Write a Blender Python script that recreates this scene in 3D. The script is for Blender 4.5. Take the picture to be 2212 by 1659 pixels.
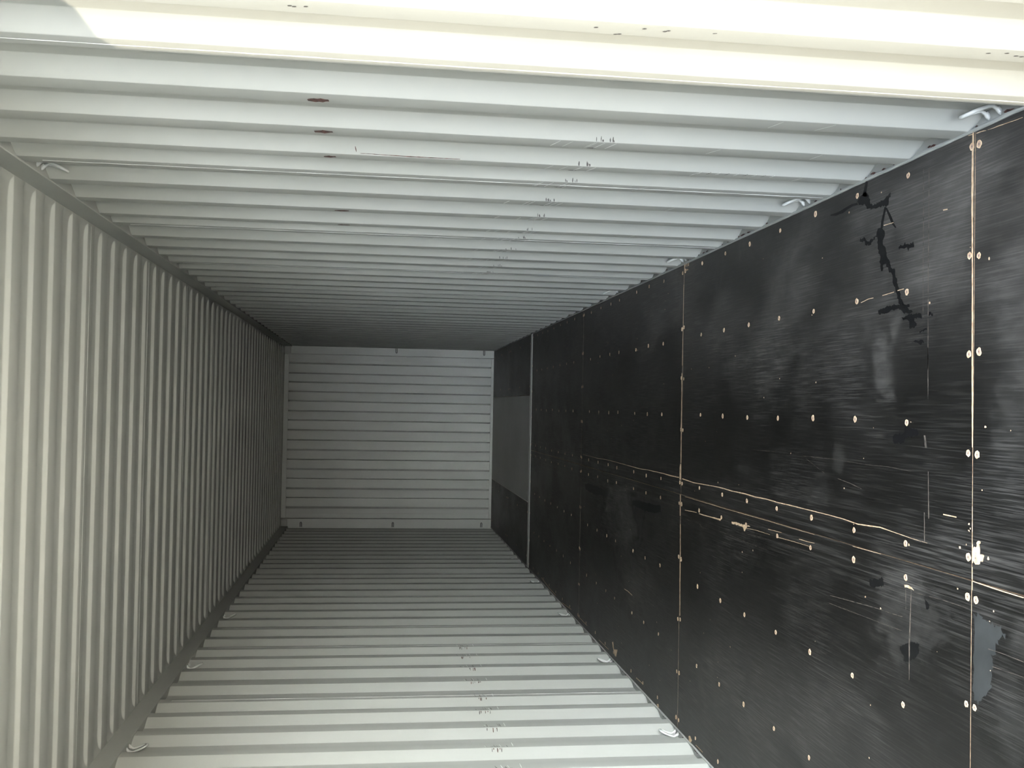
import bpy, bmesh, math, random
from mathutils import Vector, Matrix
random.seed(7)
for o in list(bpy.data.objects): bpy.data.objects.remove(o)
sc = bpy.context.scene
COL = sc.collection

# ------------------------------------------------------------------ camera
# x: across the container (+x is the wall along the top of the photograph), y: depth, z: up.
# The photograph is turned a quarter: the floor lies on its right side, the roof on its left.
F_PX, W_PX = 2180.274, 2212
CAM = Vector((0.42944, -1.41737, 1.53241))
def _rot(r):
    v = Vector(r); return Matrix.Rotation(v.length, 3, v.normalized())
BASE = Matrix(((0, 0, -1), (1, 0, 0), (0, 1, 0)))          # rows: picture right, picture up, forward
R = _rot((0.021799, -0.132104, -0.020377)) @ BASE
cam = bpy.data.cameras.new('camera'); cam.sensor_fit = 'HORIZONTAL'; cam.sensor_width = 36
cam.lens = F_PX / W_PX * 36; cam.clip_start = 0.02; cam.clip_end = 400
cam_ob = bpy.data.objects.new('camera', cam); COL.objects.link(cam_ob)
m = Matrix((R[0], R[1], -R[2])).transposed().to_4x4(); m.translation = CAM
cam_ob.matrix_world = m
sc.camera = cam_ob

# ------------------------------------------------------------------ light
sc.view_settings.view_transform = 'Standard'; sc.view_settings.look = 'None'
sc.view_settings.gamma = 1; sc.view_settings.use_curve_mapping = False
sc.view_settings.exposure = 0.0
cy = sc.cycles; cy.max_bounces = 24; cy.diffuse_bounces = 20; cy.glossy_bounces = 8; cy.use_denoising = True
w = bpy.data.worlds.new('sky'); sc.world = w; w.use_nodes = True
nt = w.node_tree; nt.nodes.clear()
out = nt.nodes.new('ShaderNodeOutputWorld'); bg = nt.nodes.new('ShaderNodeBackground')
tc = nt.nodes.new('ShaderNodeTexCoord'); sep = nt.nodes.new('ShaderNodeSeparateXYZ'); rp = nt.nodes.new('ShaderNodeValToRGB')
nt.links.new(tc.outputs['Generated'], sep.inputs[0]); nt.links.new(sep.outputs['Z'], rp.inputs[0])
nt.links.new(bg.outputs[0], out.inputs[0])
# made-up bright and dim sky lobes by azimuth, set to balance light on the walls
mr = nt.nodes.new('ShaderNodeValToRGB'); ma = nt.nodes.new('ShaderNodeMath'); ma.operation = 'MULTIPLY_ADD'; ma.inputs[1].default_value = .5; ma.inputs[2].default_value = .5
flat = nt.nodes.new('ShaderNodeVectorMath'); flat.operation = 'MULTIPLY'; flat.inputs[1].default_value = (1, 1, 0)
unit = nt.nodes.new('ShaderNodeVectorMath'); unit.operation = 'NORMALIZE'; sep2 = nt.nodes.new('ShaderNodeSeparateXYZ')
nt.links.new(tc.outputs['Generated'], flat.inputs[0]); nt.links.new(flat.outputs[0], unit.inputs[0]); nt.links.new(unit.outputs[0], sep2.inputs[0])
nt.links.new(sep2.outputs['X'], ma.inputs[0]); nt.links.new(ma.outputs[0], mr.inputs[0])
for i, (p, v) in enumerate([(.18, .02), (.30, .06), (.355, .27), (.413, .56), (.456, .54), (.485, .50), (.535, .57), (.562, .36), (.604, .42), (.646, .68), (.687, .90), (.77, .95), (.93, .5)]):
    e = mr.color_ramp.elements[i] if i < 2 else mr.color_ramp.elements.new(p)
    c = (.965, 1.0, 1.065) if p < .49 else (1.0, 1.0, .97); e.position = p; e.color = (v*c[0], v*c[1], v*c[2], 1)
mx_ = nt.nodes.new('ShaderNodeMixRGB'); mx_.blend_type = 'MULTIPLY'; mx_.inputs[0].default_value = 1
nt.links.new(rp.outputs[0], mx_.inputs[1]); nt.links.new(mr.outputs[0], mx_.inputs[2]); 
yr = nt.nodes.new('ShaderNodeMapRange'); yr.inputs[1].default_value = -.05; yr.inputs[2].default_value = .35; yr.inputs[3].default_value = 1.0; yr.inputs[4].default_value = 5.5  # unseen sky behind the container boosted to add light on the yard
nt.links.new(sep.outputs['Y'], yr.inputs[0])
my_ = nt.nodes.new('ShaderNodeMixRGB'); my_.blend_type = 'MULTIPLY'; my_.inputs[0].default_value = 1
nt.links.new(mx_.outputs[0], my_.inputs[1]); nt.links.new(yr.outputs[0], my_.inputs[2]); nt.links.new(my_.outputs[0], bg.inputs[0])
rp.color_ramp.elements[0].position = 0.0; rp.color_ramp.elements[0].color = (.96, .985, .98, 1)
rp.color_ramp.elements[1].position = 0.30; rp.color_ramp.elements[1].color = (0.28, 0.31, 0.35, 1)
e = rp.color_ramp.elements.new(.14); e.color = (.93, .98, 1.0, 1)
bg.inputs[1].default_value = 122.0
SUN_DIR = Vector((1.0, 0.93, -0.42)).normalized()           # the way the light travels: low, from behind and the side
sun = bpy.data.lights.new('sun', 'SUN'); sun.energy = 6.2; sun.angle = math.radians(0.55); sun.color = (1.0, 0.90, 0.69)
sun_ob = bpy.data.objects.new('sun', sun); COL.objects.link(sun_ob)
sun_ob.rotation_euler = SUN_DIR.to_track_quat('-Z', 'Y').to_euler(); sun_ob.location = (-6, -6, 5)

# ------------------------------------------------------------------ helpers
def mat(name, color, rough=0.5, metal=0.0, spec=0.5):
    M = bpy.data.materials.new(name); M.use_nodes = True
    b = M.node_tree.nodes['Principled BSDF']
    b.inputs['Base Color'].default_value = (*color, 1); b.inputs['Roughness'].default_value = rough
    b.inputs['Metallic'].default_value = metal; b.inputs['Specular IOR Level'].default_value = spec
    return M
def noise_tint(M, c1, c2, scale=3.0, detail=4, bump=0.0, bscale=40, vec=(1, 1, 1)):
    n = M.node_tree; b = n.nodes['Principled BSDF']
    g = n.nodes.new('ShaderNodeNewGeometry'); mp = n.nodes.new('ShaderNodeVectorMath'); mp.operation = 'MULTIPLY'
    mp.inputs[1].default_value = vec; n.links.new(g.outputs['Position'], mp.inputs[0])
    t = n.nodes.new('ShaderNodeTexNoise'); t.inputs['Scale'].default_value = scale; t.inputs['Detail'].default_value = detail
    n.links.new(mp.outputs[0], t.inputs['Vector'])
    r = n.nodes.new('ShaderNodeValToRGB'); r.color_ramp.elements[0].position = .35; r.color_ramp.elements[1].position = .65
    r.color_ramp.elements[0].color = (*c1, 1); r.color_ramp.elements[1].color = (*c2, 1)
    n.links.new(t.outputs['Fac'], r.inputs[0]); n.links.new(r.outputs[0], b.inputs['Base Color'])
    if bump:
        t2 = n.nodes.new('ShaderNodeTexNoise'); t2.inputs['Scale'].default_value = bscale; n.links.new(g.outputs['Position'], t2.inputs['Vector'])
        bp = n.nodes.new('ShaderNodeBump'); bp.inputs['Strength'].default_value = bump; bp.inputs['Distance'].default_value = 0.002
        n.links.new(t2.outputs['Fac'], bp.inputs['Height']); n.links.new(bp.outputs[0], b.inputs['Normal'])
    return M
class MB:
    """collects one mesh"""
    def __init__(s): s.v = []; s.f = []; s.m = []; s.smooth = []
    def add(s, vs, fs, mi=0, sm=False):
        k = len(s.v); s.v += [tuple(v) for v in vs]
        for f in fs: s.f.append(tuple(i + k for i in f)); s.m.append(mi); s.smooth.append(sm)
    def box(s, a, b, mi=0):
        x0, y0, z0 = a; x1, y1, z1 = b
        s.add([(x0,y0,z0),(x1,y0,z0),(x1,y1,z0),(x0,y1,z0),(x0,y0,z1),(x1,y0,z1),(x1,y1,z1),(x0,y1,z1)],
              [(0,3,2,1),(4,5,6,7),(0,1,5,4),(1,2,6,5),(2,3,7,6),(3,0,4,7)], mi)
    def grid(s, rows, mi=0, sm=True):
        n = len(rows[0]); vs = [p for r in rows for p in r]; fs = []
        for i in range(len(rows) - 1):
            for j in range(n - 1): fs.append((i*n+j, i*n+j+1, (i+1)*n+j+1, (i+1)*n+j))
        s.add(vs, fs, mi, sm)
    def tube(s, pts, r, seg=10, mi=0):
        pts = [Vector(p) for p in pts]; rows = []; up = None
        for i, p in enumerate(pts):
            d = (pts[min(i+1, len(pts)-1)] - pts[max(i-1, 0)]).normalized()
            if up is None: up = d.orthogonal().normalized()
            up = (up - d * up.dot(d)).normalized(); q = d.cross(up)
            rr = r[i] if isinstance(r, (list, tuple)) else r
            rows.append([p + (up*math.cos(a) + q*math.sin(a))*rr for a in [2*math.pi*k/seg for k in range(seg+1)]])
        s.grid(rows, mi)
        for row, c in ((rows[0], pts[0]), (rows[-1], pts[-1])):
            s.add([c] + row[:-1], [(0, k+1, (k+1) % seg + 1) for k in range(seg)], mi, True)
    def build(s, name, mats, parent=None):
        me = bpy.data.meshes.new(name); me.from_pydata(s.v, [], s.f)
        for M in (mats if isinstance(mats, (list, tuple)) else [mats]): me.materials.append(M)
        me.polygons.foreach_set('material_index', s.m); me.polygons.foreach_set('use_smooth', s.smooth)
        me.update(); o = bpy.data.objects.new(name, me); COL.objects.link(o)
        if parent: o.parent = parent
        return o
def tag(o, label, cat=None, group=None, kind=None):
    o['label'] = label
    if cat: o['category'] = cat
    if group: o['group'] = group
    if kind: o['kind'] = kind
    return o
def fillet(pts, r, seg=3):
    out = [pts[0]]
    for a, b, c in zip(pts, pts[1:], pts[2:]):
        A, B, C = Vector(a), Vector(b), Vector(c)
        u, v = (A-B), (C-B); lu, lv = u.length, v.length; u.normalize(); v.normalize()
        ang = u.angle(v)
        if abs(ang - math.pi) < 1e-3: out.append(b); continue
        t = min(r / math.tan(ang/2), lu*.45, lv*.45)
        p0, p2 = B + u*t, B + v*t
        for k in range(seg+1):
            s_ = k/seg; q = p0.lerp(B, s_).lerp(B.lerp(p2, s_), s_); out.append((q.x, q.y))
    out.append(pts[-1]); return out

# ------------------------------------------------------------------ materials
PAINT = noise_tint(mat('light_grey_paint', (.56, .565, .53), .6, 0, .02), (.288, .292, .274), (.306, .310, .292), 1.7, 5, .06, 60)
PAINT_END = noise_tint(mat('lit_end_paint', (.4, .4, .38), .6, 0, .02), (.40, .405, .385), (.43, .435, .415), 1.7, 5, .06, 60)  # same grey paint lightened: brighter far-end light put into the colour
WELD = mat('painted_weld', (.40, .405, .39), .33, 0, .5)
RUST = noise_tint(mat('rust_patch', (.10, .035, .02), .8), (.022, .010, .009), (.085, .034, .026), 90, 3)
CHIP = mat('chipped_primer', (.06, .055, .055), .7)
SCRAPE = mat('pale_scrape', (.50, .50, .49), .5)
BARE = noise_tint(mat('bare_wood', (.62, .45, .29), .7), (.60, .46, .31), (.40, .27, .165), 60, 4)
WET = mat('damp_stain', (.005, .005, .0055), .48, 0, .15)
HAZE = noise_tint(mat('dried_film', (.05, .055, .06), .6), (.016, .018, .0185), (.025, .0275, .028), 14, 6)
SCUFF = noise_tint(mat('scuffed_film', (.10, .085, .07), .7), (.02, .018, .016), (.12, .10, .08), 45, 5)
STEEL = mat('screw_steel', (.36, .25, .19), .6)
EDGE = noise_tint(mat('plywood_edge', (.30, .2, .12), .8), (.20, .13, .08), (.42, .30, .19), 50, 3)
GROUND = noise_tint(mat('yard_concrete', (.62, .57, .49), .9), (.76, .65, .50), (.84, .73, .58), .8, 6)

DARK_GROUND = noise_tint(mat('added_dark_ground', (.1, .1, .1), .9), (.085, .085, .08), (.13, .13, .12), 20, 4)  # invented dark half of the yard, added to cut light on the upper wall

def ply_material():
    M = bpy.data.materials.new('black_film_plywood'); M.use_nodes = True; n = M.node_tree; L = n.links
    b = n.nodes['Principled BSDF']; N = lambda t: n.nodes.new(t)
    pos = N('ShaderNodeNewGeometry').outputs['Position']
    def vmul(v):
        x = N('ShaderNodeVectorMath'); x.operation = 'MULTIPLY'; x.inputs[1].default_value = v; L.new(pos, x.inputs[0]); return x.outputs[0]
    def noise(vec, scale, detail=3, rough=.5, dist=0):
        t = N('ShaderNodeTexNoise'); t.inputs['Scale'].default_value = scale; t.inputs['Detail'].default_value = detail
        t.inputs['Roughness'].default_value = rough; t.inputs['Distortion'].default_value = dist; L.new(vec, t.inputs['Vector']); return t.outputs['Fac']
    def ramp(x, a, c, va=0.0, vb=1.0):
        r = N('ShaderNodeMapRange'); r.interpolation_type = 'SMOOTHSTEP'; L.new(x, r.inputs[0])
        r.inputs[1].default_value = a; r.inputs[2].default_value = c; r.inputs[3].default_value = va; r.inputs[4].default_value = vb; return r.outputs[0]
    def mth(op, a, c):
        x = N('ShaderNodeMath'); x.operation = op
        for i, q in enumerate((a, c)):
            if isinstance(q, (int, float)): x.inputs[i].default_value = q
            else: L.new(q, x.inputs[i])
        return x.outputs[0]
    streak = ramp(noise(vmul((230, 5, 1)), 1, 3, .6), .42, .72)           # fine wear lines along the container
    scratch = ramp(noise(vmul((420, 2.2, 1)), 1, 2, .5), .70, .78)
    wear = ramp(noise(vmul((2.2, 1.3, 1)), 1, 4, .6), .38, .66)           # where the film is dusty
    cloud = ramp(noise(vmul((3.4, 2.0, 1)), 1.0, 6, .62, .6), .50, .74)
    blotch = noise(vmul((9, 6, 1)), 1, 5, .65, .8)
    # dried splashes with a shape of their own: (x, y, half width, half length, turn, strength)
    acc = None
    for (cx, cy_, rx, ry, a, s) in SPLASH:
        mp = N('ShaderNodeMapping'); mp.vector_type = 'TEXTURE'
        mp.inputs['Location'].default_value = (cx, cy_, 0); mp.inputs['Rotation'].default_value = (0, 0, a); mp.inputs['Scale'].default_value = (rx, ry, 1)
        L.new(pos, mp.inputs['Vector']); ln = N('ShaderNodeVectorMath'); ln.operation = 'LENGTH'; L.new(mp.outputs[0], ln.inputs[0])
        d = mth('ADD', ln.outputs['Value'], mth('MULTIPLY', mth('SUBTRACT', blotch, .5), 2.6))
        v = ramp(d, .25, 1.15, s, 0.0); acc = v if acc is None else mth('MAXIMUM', acc, v)
    dust_tone = mth('ADD', mth('ADD', mth('MULTIPLY', wear, .018), .007), mth('MULTIPLY', cloud, .014))
    sx = N('ShaderNodeSeparateXYZ'); L.new(pos, sx.inputs[0])
    mid = mth('MULTIPLY', ramp(mth('ABSOLUTE', sx.outputs['X'], 0), .17, .06), mth('MULTIPLY', ramp(noise(vmul((70, .8, 1)), 1, 2, .5), .47, .62), ramp(noise(vmul((300, 6, 1)), 1, 2, .5), .35, .65)))
    lines = mth('ADD', mth('MULTIPLY', mid, .030), mth('ADD', mth('MULTIPLY', mth('MULTIPLY', streak, mth('ADD', wear, .25)), .034), mth('MULTIPLY', mth('MULTIPLY', scratch, wear), .07)))
    band = mth('ADD', ramp(mth('ADD', sx.outputs['X'], mth('MULTIPLY', mth('SUBTRACT', blotch, .5), .5)), .35, .95), mth('MULTIPLY', ramp(sx.outputs['X'], -.35, -.8), .5))   # lighter along the walls, darker in the middle
    dust_tone = mth('MULTIPLY', dust_tone, mth('ADD', .22, mth('MULTIPLY', band, 1.6)))
    smear = ramp(noise(vmul((26, 7, 1)), 1, 4, .65, .4), .30, .70, .35, 1.15)
    val = mth('ADD', mth('ADD', mth('ADD', dust_tone, lines), mth('MULTIPLY', mth('MULTIPLY', acc, smear), .038)), .0022)
    comb = N('ShaderNodeCombineColor')
    L.new(mth('MULTIPLY', val, 1.0), comb.inputs[0]); L.new(mth('MULTIPLY', val, .95), comb.inputs[1]); L.new(mth('MULTIPLY', val, .88), comb.inputs[2])
    L.new(comb.outputs[0], b.inputs['Base Color'])
    ro = mth('ADD', mth('ADD', .36, mth('MULTIPLY', wear, .10)), mth('ADD', mth('MULTIPLY', acc, .25), mth('MULTIPLY', blotch, .08)))
    L.new(ro, b.inputs['Roughness']); b.inputs['Specular IOR Level'].default_value = .21
    bp = N('ShaderNodeBump'); bp.inputs['Strength'].default_value = .12; bp.inputs['Distance'].default_value = .001
    L.new(mth('ADD', streak, blotch), bp.inputs['Height']); L.new(bp.outputs[0], b.inputs['Normal'])
    return M
SPLASH = [(.60, 1.50, .12, .07, .25, 1.0), (.70, 1.42, .07, .04, -.3, .8), (.72, .86, .30, .12, .1, .45), (.50, .86, .25, .11, 0, .35),
          (-.16, 1.36, .17, .20, .2, .55), (-.26, 4.75, .24, .55, .1, 1.0), (-.6, 4.55, .3, .40, 0, .55), (-.085, 4.85, .07, .6, .05, .8), (-.75, 1.0, .35, .30, .3, .25),
          (.143, 1.93, .09, .10, .6, .35), (.175, 2.68, .05, .09, .2, .3), (.28, 1.795, .06, .05, 0, .35), (.63, 2.95, .05, .08, 0, .3),
          (.25, 4.6, .05, .22, 0, .35), (-.106, .83, .05, .05, 0, .5), (-.30, .86, .12, .08, .3, .3), (.9, 4.6, .22, .25, .2, .12), (1.1, 1.25, .1, .3, 0, .25)]
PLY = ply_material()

# ------------------------------------------------------------------ sizes
XI, XO = 1.178, 1.214           # inner and outer flats of the side walls
ZR, ZB = 2.749, 2.656           # roof sheet, underside of the top rails
YE = 12.03                      # end wall

# ------------------------------------------------------------------ side walls
right_near = [.477, .752, 1.047, 1.344, 1.633, 1.862, 2.181, 2.484, 2.8, 3.005, 3.335, 3.638, 3.915, 4.17, 4.45, 4.74, 5.04, 5.305, 5.55, 5.835, 6.15, 6.435, 6.745]
right_far = [.542, .818, 1.123, 1.415, 1.692, 1.942, 2.258, 2.553, 2.86, 3.075, 3.40, 3.705]
left_near = [3.063, 3.351, 3.651, 3.937, 4.181, 4.507, 4.819, 5.097, 5.356, 5.653, 5.943, 6.258, 6.559, 6.838, 7.114, 7.423, 7.732, 8.017, 8.252, 8.599, 8.905, 9.183, 9.47, 9.79]
def complete(near, far):
    F = [(n, far[i] if i < len(far) else n + .070) for i, n in enumerate(near)]
    while F[0][0] > .3: F.insert(0, (F[0][0] - .287, F[0][0] - .217))
    while F[-1][0] < 11.75: F.append((F[-1][0] + .287, F[-1][0] + .357))
    return F
def profile(flats):
    p = [(-.02, XO)]
    for n, f in flats: p += [(n - .066, XO), (n, XI), (f, XI), (f + .068, XO)]
    p = [q for q in p if -.02 <= q[0] <= 12.02]; p.append((12.20, XO))
    return fillet(p, .012, 3)
FLATS = {1: complete(right_near, right_far), -1: complete(left_near, [])}
PROF = {s: profile(FLATS[s]) for s in (1, -1)}
def wall_x(s, y):
    P = PROF[s]
    for (a, xa), (c, xc) in zip(P, P[1:]):
        if a <= y <= c: return xa + (xc - xa) * (y - a) / max(c - a, 1e-9)
    return XO
def wall(s, name, label):
    mb = MB()
    rows = [[(s*x, y, z) for (y, x) in PROF[s]] for z in (-.03, .5, 1.0, 1.5, 2.0, 2.5, ZB + .03)]
    if s > 0: rows = rows[::-1]
    mb.grid(rows)
    return mb
def wmark(mb, s, pts, wid, mi, off=.0008):
    """a mark that follows the sheet: pts = (y, z) line, wid = width"""
    fine = []
    for (a, b) in zip(pts, pts[1:]):
        k = max(2, int((Vector(a)-Vector(b)).length / .008))
        fine += [(a[0]+(b[0]-a[0])*i/k, a[1]+(b[1]-a[1])*i/k) for i in range(k)]
    fine.append(pts[-1]); L, Rr = [], []
    for i, p in enumerate(fine):
        a, b = fine[max(i-1, 0)], fine[min(i+1, len(fine)-1)]
        d = Vector((b[0]-a[0], b[1]-a[1])).normalized(); q = (-d.y, d.x)
        t = i/(len(fine)-1); ww = wid/2*(.45+.55*math.sin(math.pi*min(max(t, .06), .94)))*random.uniform(.65, 1.25)
        for lst, sg in ((L, 1), (Rr, -1)):
            y, z = p[0]+q[0]*ww*sg, p[1]+q[1]*ww*sg
            lst.append((s*(wall_x(s, y)-off), y, z))
    mb.grid([L, Rr], mi, False)
WM = [PAINT, RUST, CHIP, SCRAPE]
wr = wall(1, 'wall_right', '')
# rubbed-through rust spots at one height on the inner folds, then nicks and scrapes where loads have dragged
for y, z, h, ww in [(1.098, 1.694, .052, .034), (1.388, 1.696, .050, .030), (1.668, 1.692, .036, .022), (2.525, 1.686, .055, .032), (2.835, 1.689, .05, .020)]:
    wmark(wr, 1, [(y-.003, z-h/2), (y, z), (y+.003, z+h/2)], ww, 1); wmark(wr, 1, [(y-.012, z+.005), (y-.010, z+h*.45)], .003, 2)
for fi, (n, f) in enumerate(FLATS[1]):
    if n < 1.2 or n > 4.4: continue
    for k in range(7):
        z = .917 + random.uniform(-.03, .03)
        if random.random() < .75: wmark(wr, 1, [(n-.010-random.uniform(0, .012), z), (n-.003, z-.003)], random.uniform(.002, .005), 2)
        if random.random() < .8: z2 = .925+random.uniform(-.05, .12); wmark(wr, 1, [(n+.004, z2), (f-.006, z2+.02)], random.uniform(.002, .005), 3)
    wmark(wr, 1, [(f-.008, .930), (f-.003, .955)], .010, 2)
    if n > 2: wmark(wr, 1, [(n+.02, .99), (f-.01, 1.0)], .005, 3); wmark(wr, 1, [(n+.015, 1.075), (f-.012, 1.09)], .006, 3)
for y, z in [(.505, 1.713), (.508, 1.705), (.504, 1.683), (.507, 1.124), (.536, 1.078), (.533, 1.071), (.497, 1.029), (.504, .986), (.499, .980), (.496, .886), (.493, .264), (.504, .236), (.506, .222), (.5, .30)]:
    wmark(wr, 1, [(y, z-.004), (y+.003, z+.004)], .006, 2)
wmark(wr, 1, [(1.625, 1.60), (1.628, 1.45), (1.628, 1.30)], .003, 1); wmark(wr, 1, [(1.60, 1.615), (1.62, 1.612)], .003, 1)
for k in range(9): z = .30+.03*k; wmark(wr, 1, [(1.63, z), (1.65, z+.01)], .004, 2 if k % 2 else 3)
for k in range(16):
    n, f = random.choice(FLATS[1][3:12]); z = random.uniform(.15, .7); wmark(wr, 1, [(n+.006, z), (f-.01, z+random.uniform(.01, .05))], .003, 3)
o_wr = wr.build('wall_right', WM)
tag(o_wr, 'pale corrugated side wall along the top of the photo, its near end in sunlight', 'wall', None, 'structure')
wl = wall(-1, 'wall_left', '')
for n, f in FLATS[-1]:
    if not 3.0 < n < 5.6: continue
    for k in range(6):
        z = .93+random.uniform(-.03, .035); wmark(wl, -1, [(n-.004, z), (n-random.uniform(.01, .03), z+.001)], random.uniform(.003, .006), 2 if k % 2 else 1)
        z = .93+random.uniform(-.05, .06); wmark(wl, -1, [(n+.005, z), (n+random.uniform(.02, .06), z+.006)], random.uniform(.002, .005), 2 if k % 3 else 3)
    wmark(wl, -1, [(n+.012, .90), (n+.013, .97)], .004, 2)
    wmark(wl, -1, [(n+.01, .86), (f-.005, .862)], .004, 3)
wmark(wl, -1, [(3.13, .215), (3.137, .219)], .009, 2)
o_wl = wl.build('wall_left', WM)
tag(o_wl, 'pale corrugated side wall along the bottom of the photo, all in shade', 'wall', None, 'structure')
def seam(s, ys, parent):
    for y in ys:
        mb = MB(); x = wall_x(s, y)
        mb.tube([(s*(x+.0009), y + random.uniform(-.0012, .0012), .012 + k*.06) for k in range(44)], [.0024*random.uniform(.7, 1.25) for k in range(44)], 6)
        mb.build('weld_seam', WELD, parent)
seam(1, [.789, 1.906, 3.04, 4.208, 5.34, 6.47, 7.6, 8.75, 9.9], o_wr)
seam(-1, [4.222, 5.40, 5.982, 7.152, 8.292, 9.5], o_wl)
wmb = MB()

# ------------------------------------------------------------------ roof
prof = [(-.05, 0.0)]; DEP = .017
pock = [2.12 + .2178*i for i in range(-10, 46)]
for e in pock:
    if e > YE - .05: break
    prof += [(e - .122, 0), (e - .110, DEP), (e - .008, DEP), (e, 0)]
prof.append((12.20, 0)); prof = fillet(prof, .006, 2)
xs = [-1.27, -1.166] + [-1.166 + .09*k/8 for k in range(1, 9)] + [-.6, 0, .6] + [1.166 - .09*k/8 for k in range(8, 0, -1)] + [1.166, 1.27]
def mx(x):
    t = max(0, min(1, (1.166 - abs(x)) / .075)); return math.sqrt(1-(1-t)**2) if t < 1 else 1
mb = MB(); mb.grid([[(x, y, ZR + d*mx(x)) for (y, d) in prof] for x in xs])
o_roof = mb.build('ceiling', PAINT)
tag(o_roof, 'corrugated steel roof panel on the left of the photo with narrow bright ribs', 'ceiling', None, 'structure')
for k in range(-1, 9):
    mb = MB(); y = 3.032 + 1.089*k
    mb.tube([(-1.16 + 2.32*i/30, y, ZR) for i in range(31)], [.0013*random.uniform(.6, 1.3) for i in range(31)], 6)
    mb.build('weld_seam', WELD, o_roof)

# ------------------------------------------------------------------ end wall
def endprofile():
    L = [.955, .826, .709, .585, .46, .333, .211, .082, -.05, -.178, -.303, -.43, -.553, -.682, -.804, -.93]
    p = [(1.27, 0.0), (1.0785, 0), (1.0775, .06), (1.0715, .06), (1.0705, 0)]
    for a, b in zip(L[0::2], L[1::2]): p += [(a + .009, 0), (a - .009, .075), (b + .009, .075), (b - .009, 0)]
    p += [(-1.0655, 0), (-1.0665, .06), (-1.0725, .06), (-1.0735, 0), (-1.27, 0)]; return fillet(p, .002, 2)
mb = MB(); EP = endprofile()
mb.grid([[(x, YE + d, z) for (x, d) in EP] for z in (-.05, .7, 1.4, 2.1, ZR + .05)])
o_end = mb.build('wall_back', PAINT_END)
tag(o_end, 'ribbed steel end wall in the middle of the photo, deep inside', 'wall', None, 'structure')
for x in (1.011, -1.005):
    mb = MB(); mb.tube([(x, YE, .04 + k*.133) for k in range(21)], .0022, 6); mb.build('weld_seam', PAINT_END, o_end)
def strip(name, a, b, label, cat='trim', m_=None):
    mb = MB(); mb.box(a, b); o = mb.build(name, m_ or PAINT)
    bv = o.modifiers.new('bevel', 'BEVEL'); bv.width = .003; bv.segments = 2
    return tag(o, label, cat, None, 'structure')
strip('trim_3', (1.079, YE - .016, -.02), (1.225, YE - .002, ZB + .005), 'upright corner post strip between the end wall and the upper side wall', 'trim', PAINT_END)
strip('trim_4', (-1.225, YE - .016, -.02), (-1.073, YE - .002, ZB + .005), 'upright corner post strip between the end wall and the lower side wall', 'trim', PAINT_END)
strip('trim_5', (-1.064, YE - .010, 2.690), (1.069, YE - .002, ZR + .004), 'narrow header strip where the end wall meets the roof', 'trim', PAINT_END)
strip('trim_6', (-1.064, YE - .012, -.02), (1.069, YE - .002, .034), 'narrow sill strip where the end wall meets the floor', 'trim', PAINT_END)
for s, nm in ((1, 'trim_1'), (-1, 'trim_2')):
    o = strip(nm, (s*1.172 if s > 0 else -1.30, -.02, ZB), (1.30 if s > 0 else -1.172, 12.20, ZR + .02) , 'top side rail running between the roof and the %s side wall' % ('upper' if s > 0 else 'lower'))
for s, nm, w_ in ((1, 'trim_8', 'upper'), (-1, 'trim_9', 'lower')):                # corner casting blocks at the far top corners
    x0, x1 = sorted((s*1.085, s*1.172))
    strip(nm, (x0, YE - .034, ZB + .012), (x1, YE - .017, ZR - .002), 'small square corner block beside roof and %s wall at far end' % w_)

# bottom rails: a flat ledge in the folds of the wall and a thin lip along the plywood
for s, nm in ((1, 'baseboard_right'), (-1, 'baseboard_left')):
    mb = MB(); ys = [-.02 + .06*k for k in range(205)]
    wob = [random.uniform(-.0022, .0022) for _ in ys]; hob = [random.uniform(-.001, .002) for _ in ys]
    sect = lambda i: [(s*1.27, -.004), (s*1.186, -.003), (s*(1.182 + wob[i]), -.001), (s*(1.180 + wob[i]), .005 + hob[i]), (s*(1.1745 + wob[i]), .006 + hob[i]), (s*(1.1725 + wob[i]*.5), .001), (s*(1.1725 + wob[i]*.5), -.03)]
    rows = [[(x, y, z) for (x, z) in sect(i)] for i, y in enumerate(ys)]
    if s > 0: rows = rows[::-1]
    mb.grid(rows, 0, False)
    for k in range(95):                                       # rust where the paint has come off the seam
        y = random.uniform(.25, 7.0); l = random.uniform(.008, .05); x = 1.183 + random.uniform(-.001, .006)
        mb.add([(s*x, y, .0012), (s*(x+.004), y + l*.5, .0016), (s*(x+.001), y + l, .0012), (s*(x-.003), y + l*.6, .0022)], [(0, 1, 2, 3)], 1)
    o = mb.build(nm, [PAINT, RUST])
    tag(o, 'painted bottom rail lip between the plywood floor and the %s side wall' % ('upper' if s > 0 else 'lower'), 'trim', None, 'structure')

# ------------------------------------------------------------------ floor
fl = MB(); fl.box((-1.26, -.02, -.12), (1.26, 12.20, -.030))
o_floor = fl.build('floor', PAINT); tag(o_floor, 'steel floor frame under the black plywood on the right of the photo', 'floor', None, 'structure')
t = MB(); t.box((-.527, 8.69, -.03), (.551, 12.02, .0005)); 
t.tube([(.551, 8.69 + .083*k, .001) for k in range(41)], .003, 6); t.tube([(-.527, 8.69 + .083*k, .001) for k in range(41)], .003, 6)
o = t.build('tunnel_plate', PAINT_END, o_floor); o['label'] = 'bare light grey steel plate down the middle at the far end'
t = MB(); t.box((-1.171, 8.606, -.03), (1.171, 8.688, .003)); t.box((-1.171, 8.606, .003), (1.171, 8.614, .006)); t.box((-1.171, 8.680, .003), (1.171, 8.688, .006))
o = t.build('cross_strip', PAINT, o_floor); o['label'] = 'painted steel strip across the floor before the plate'

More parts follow.
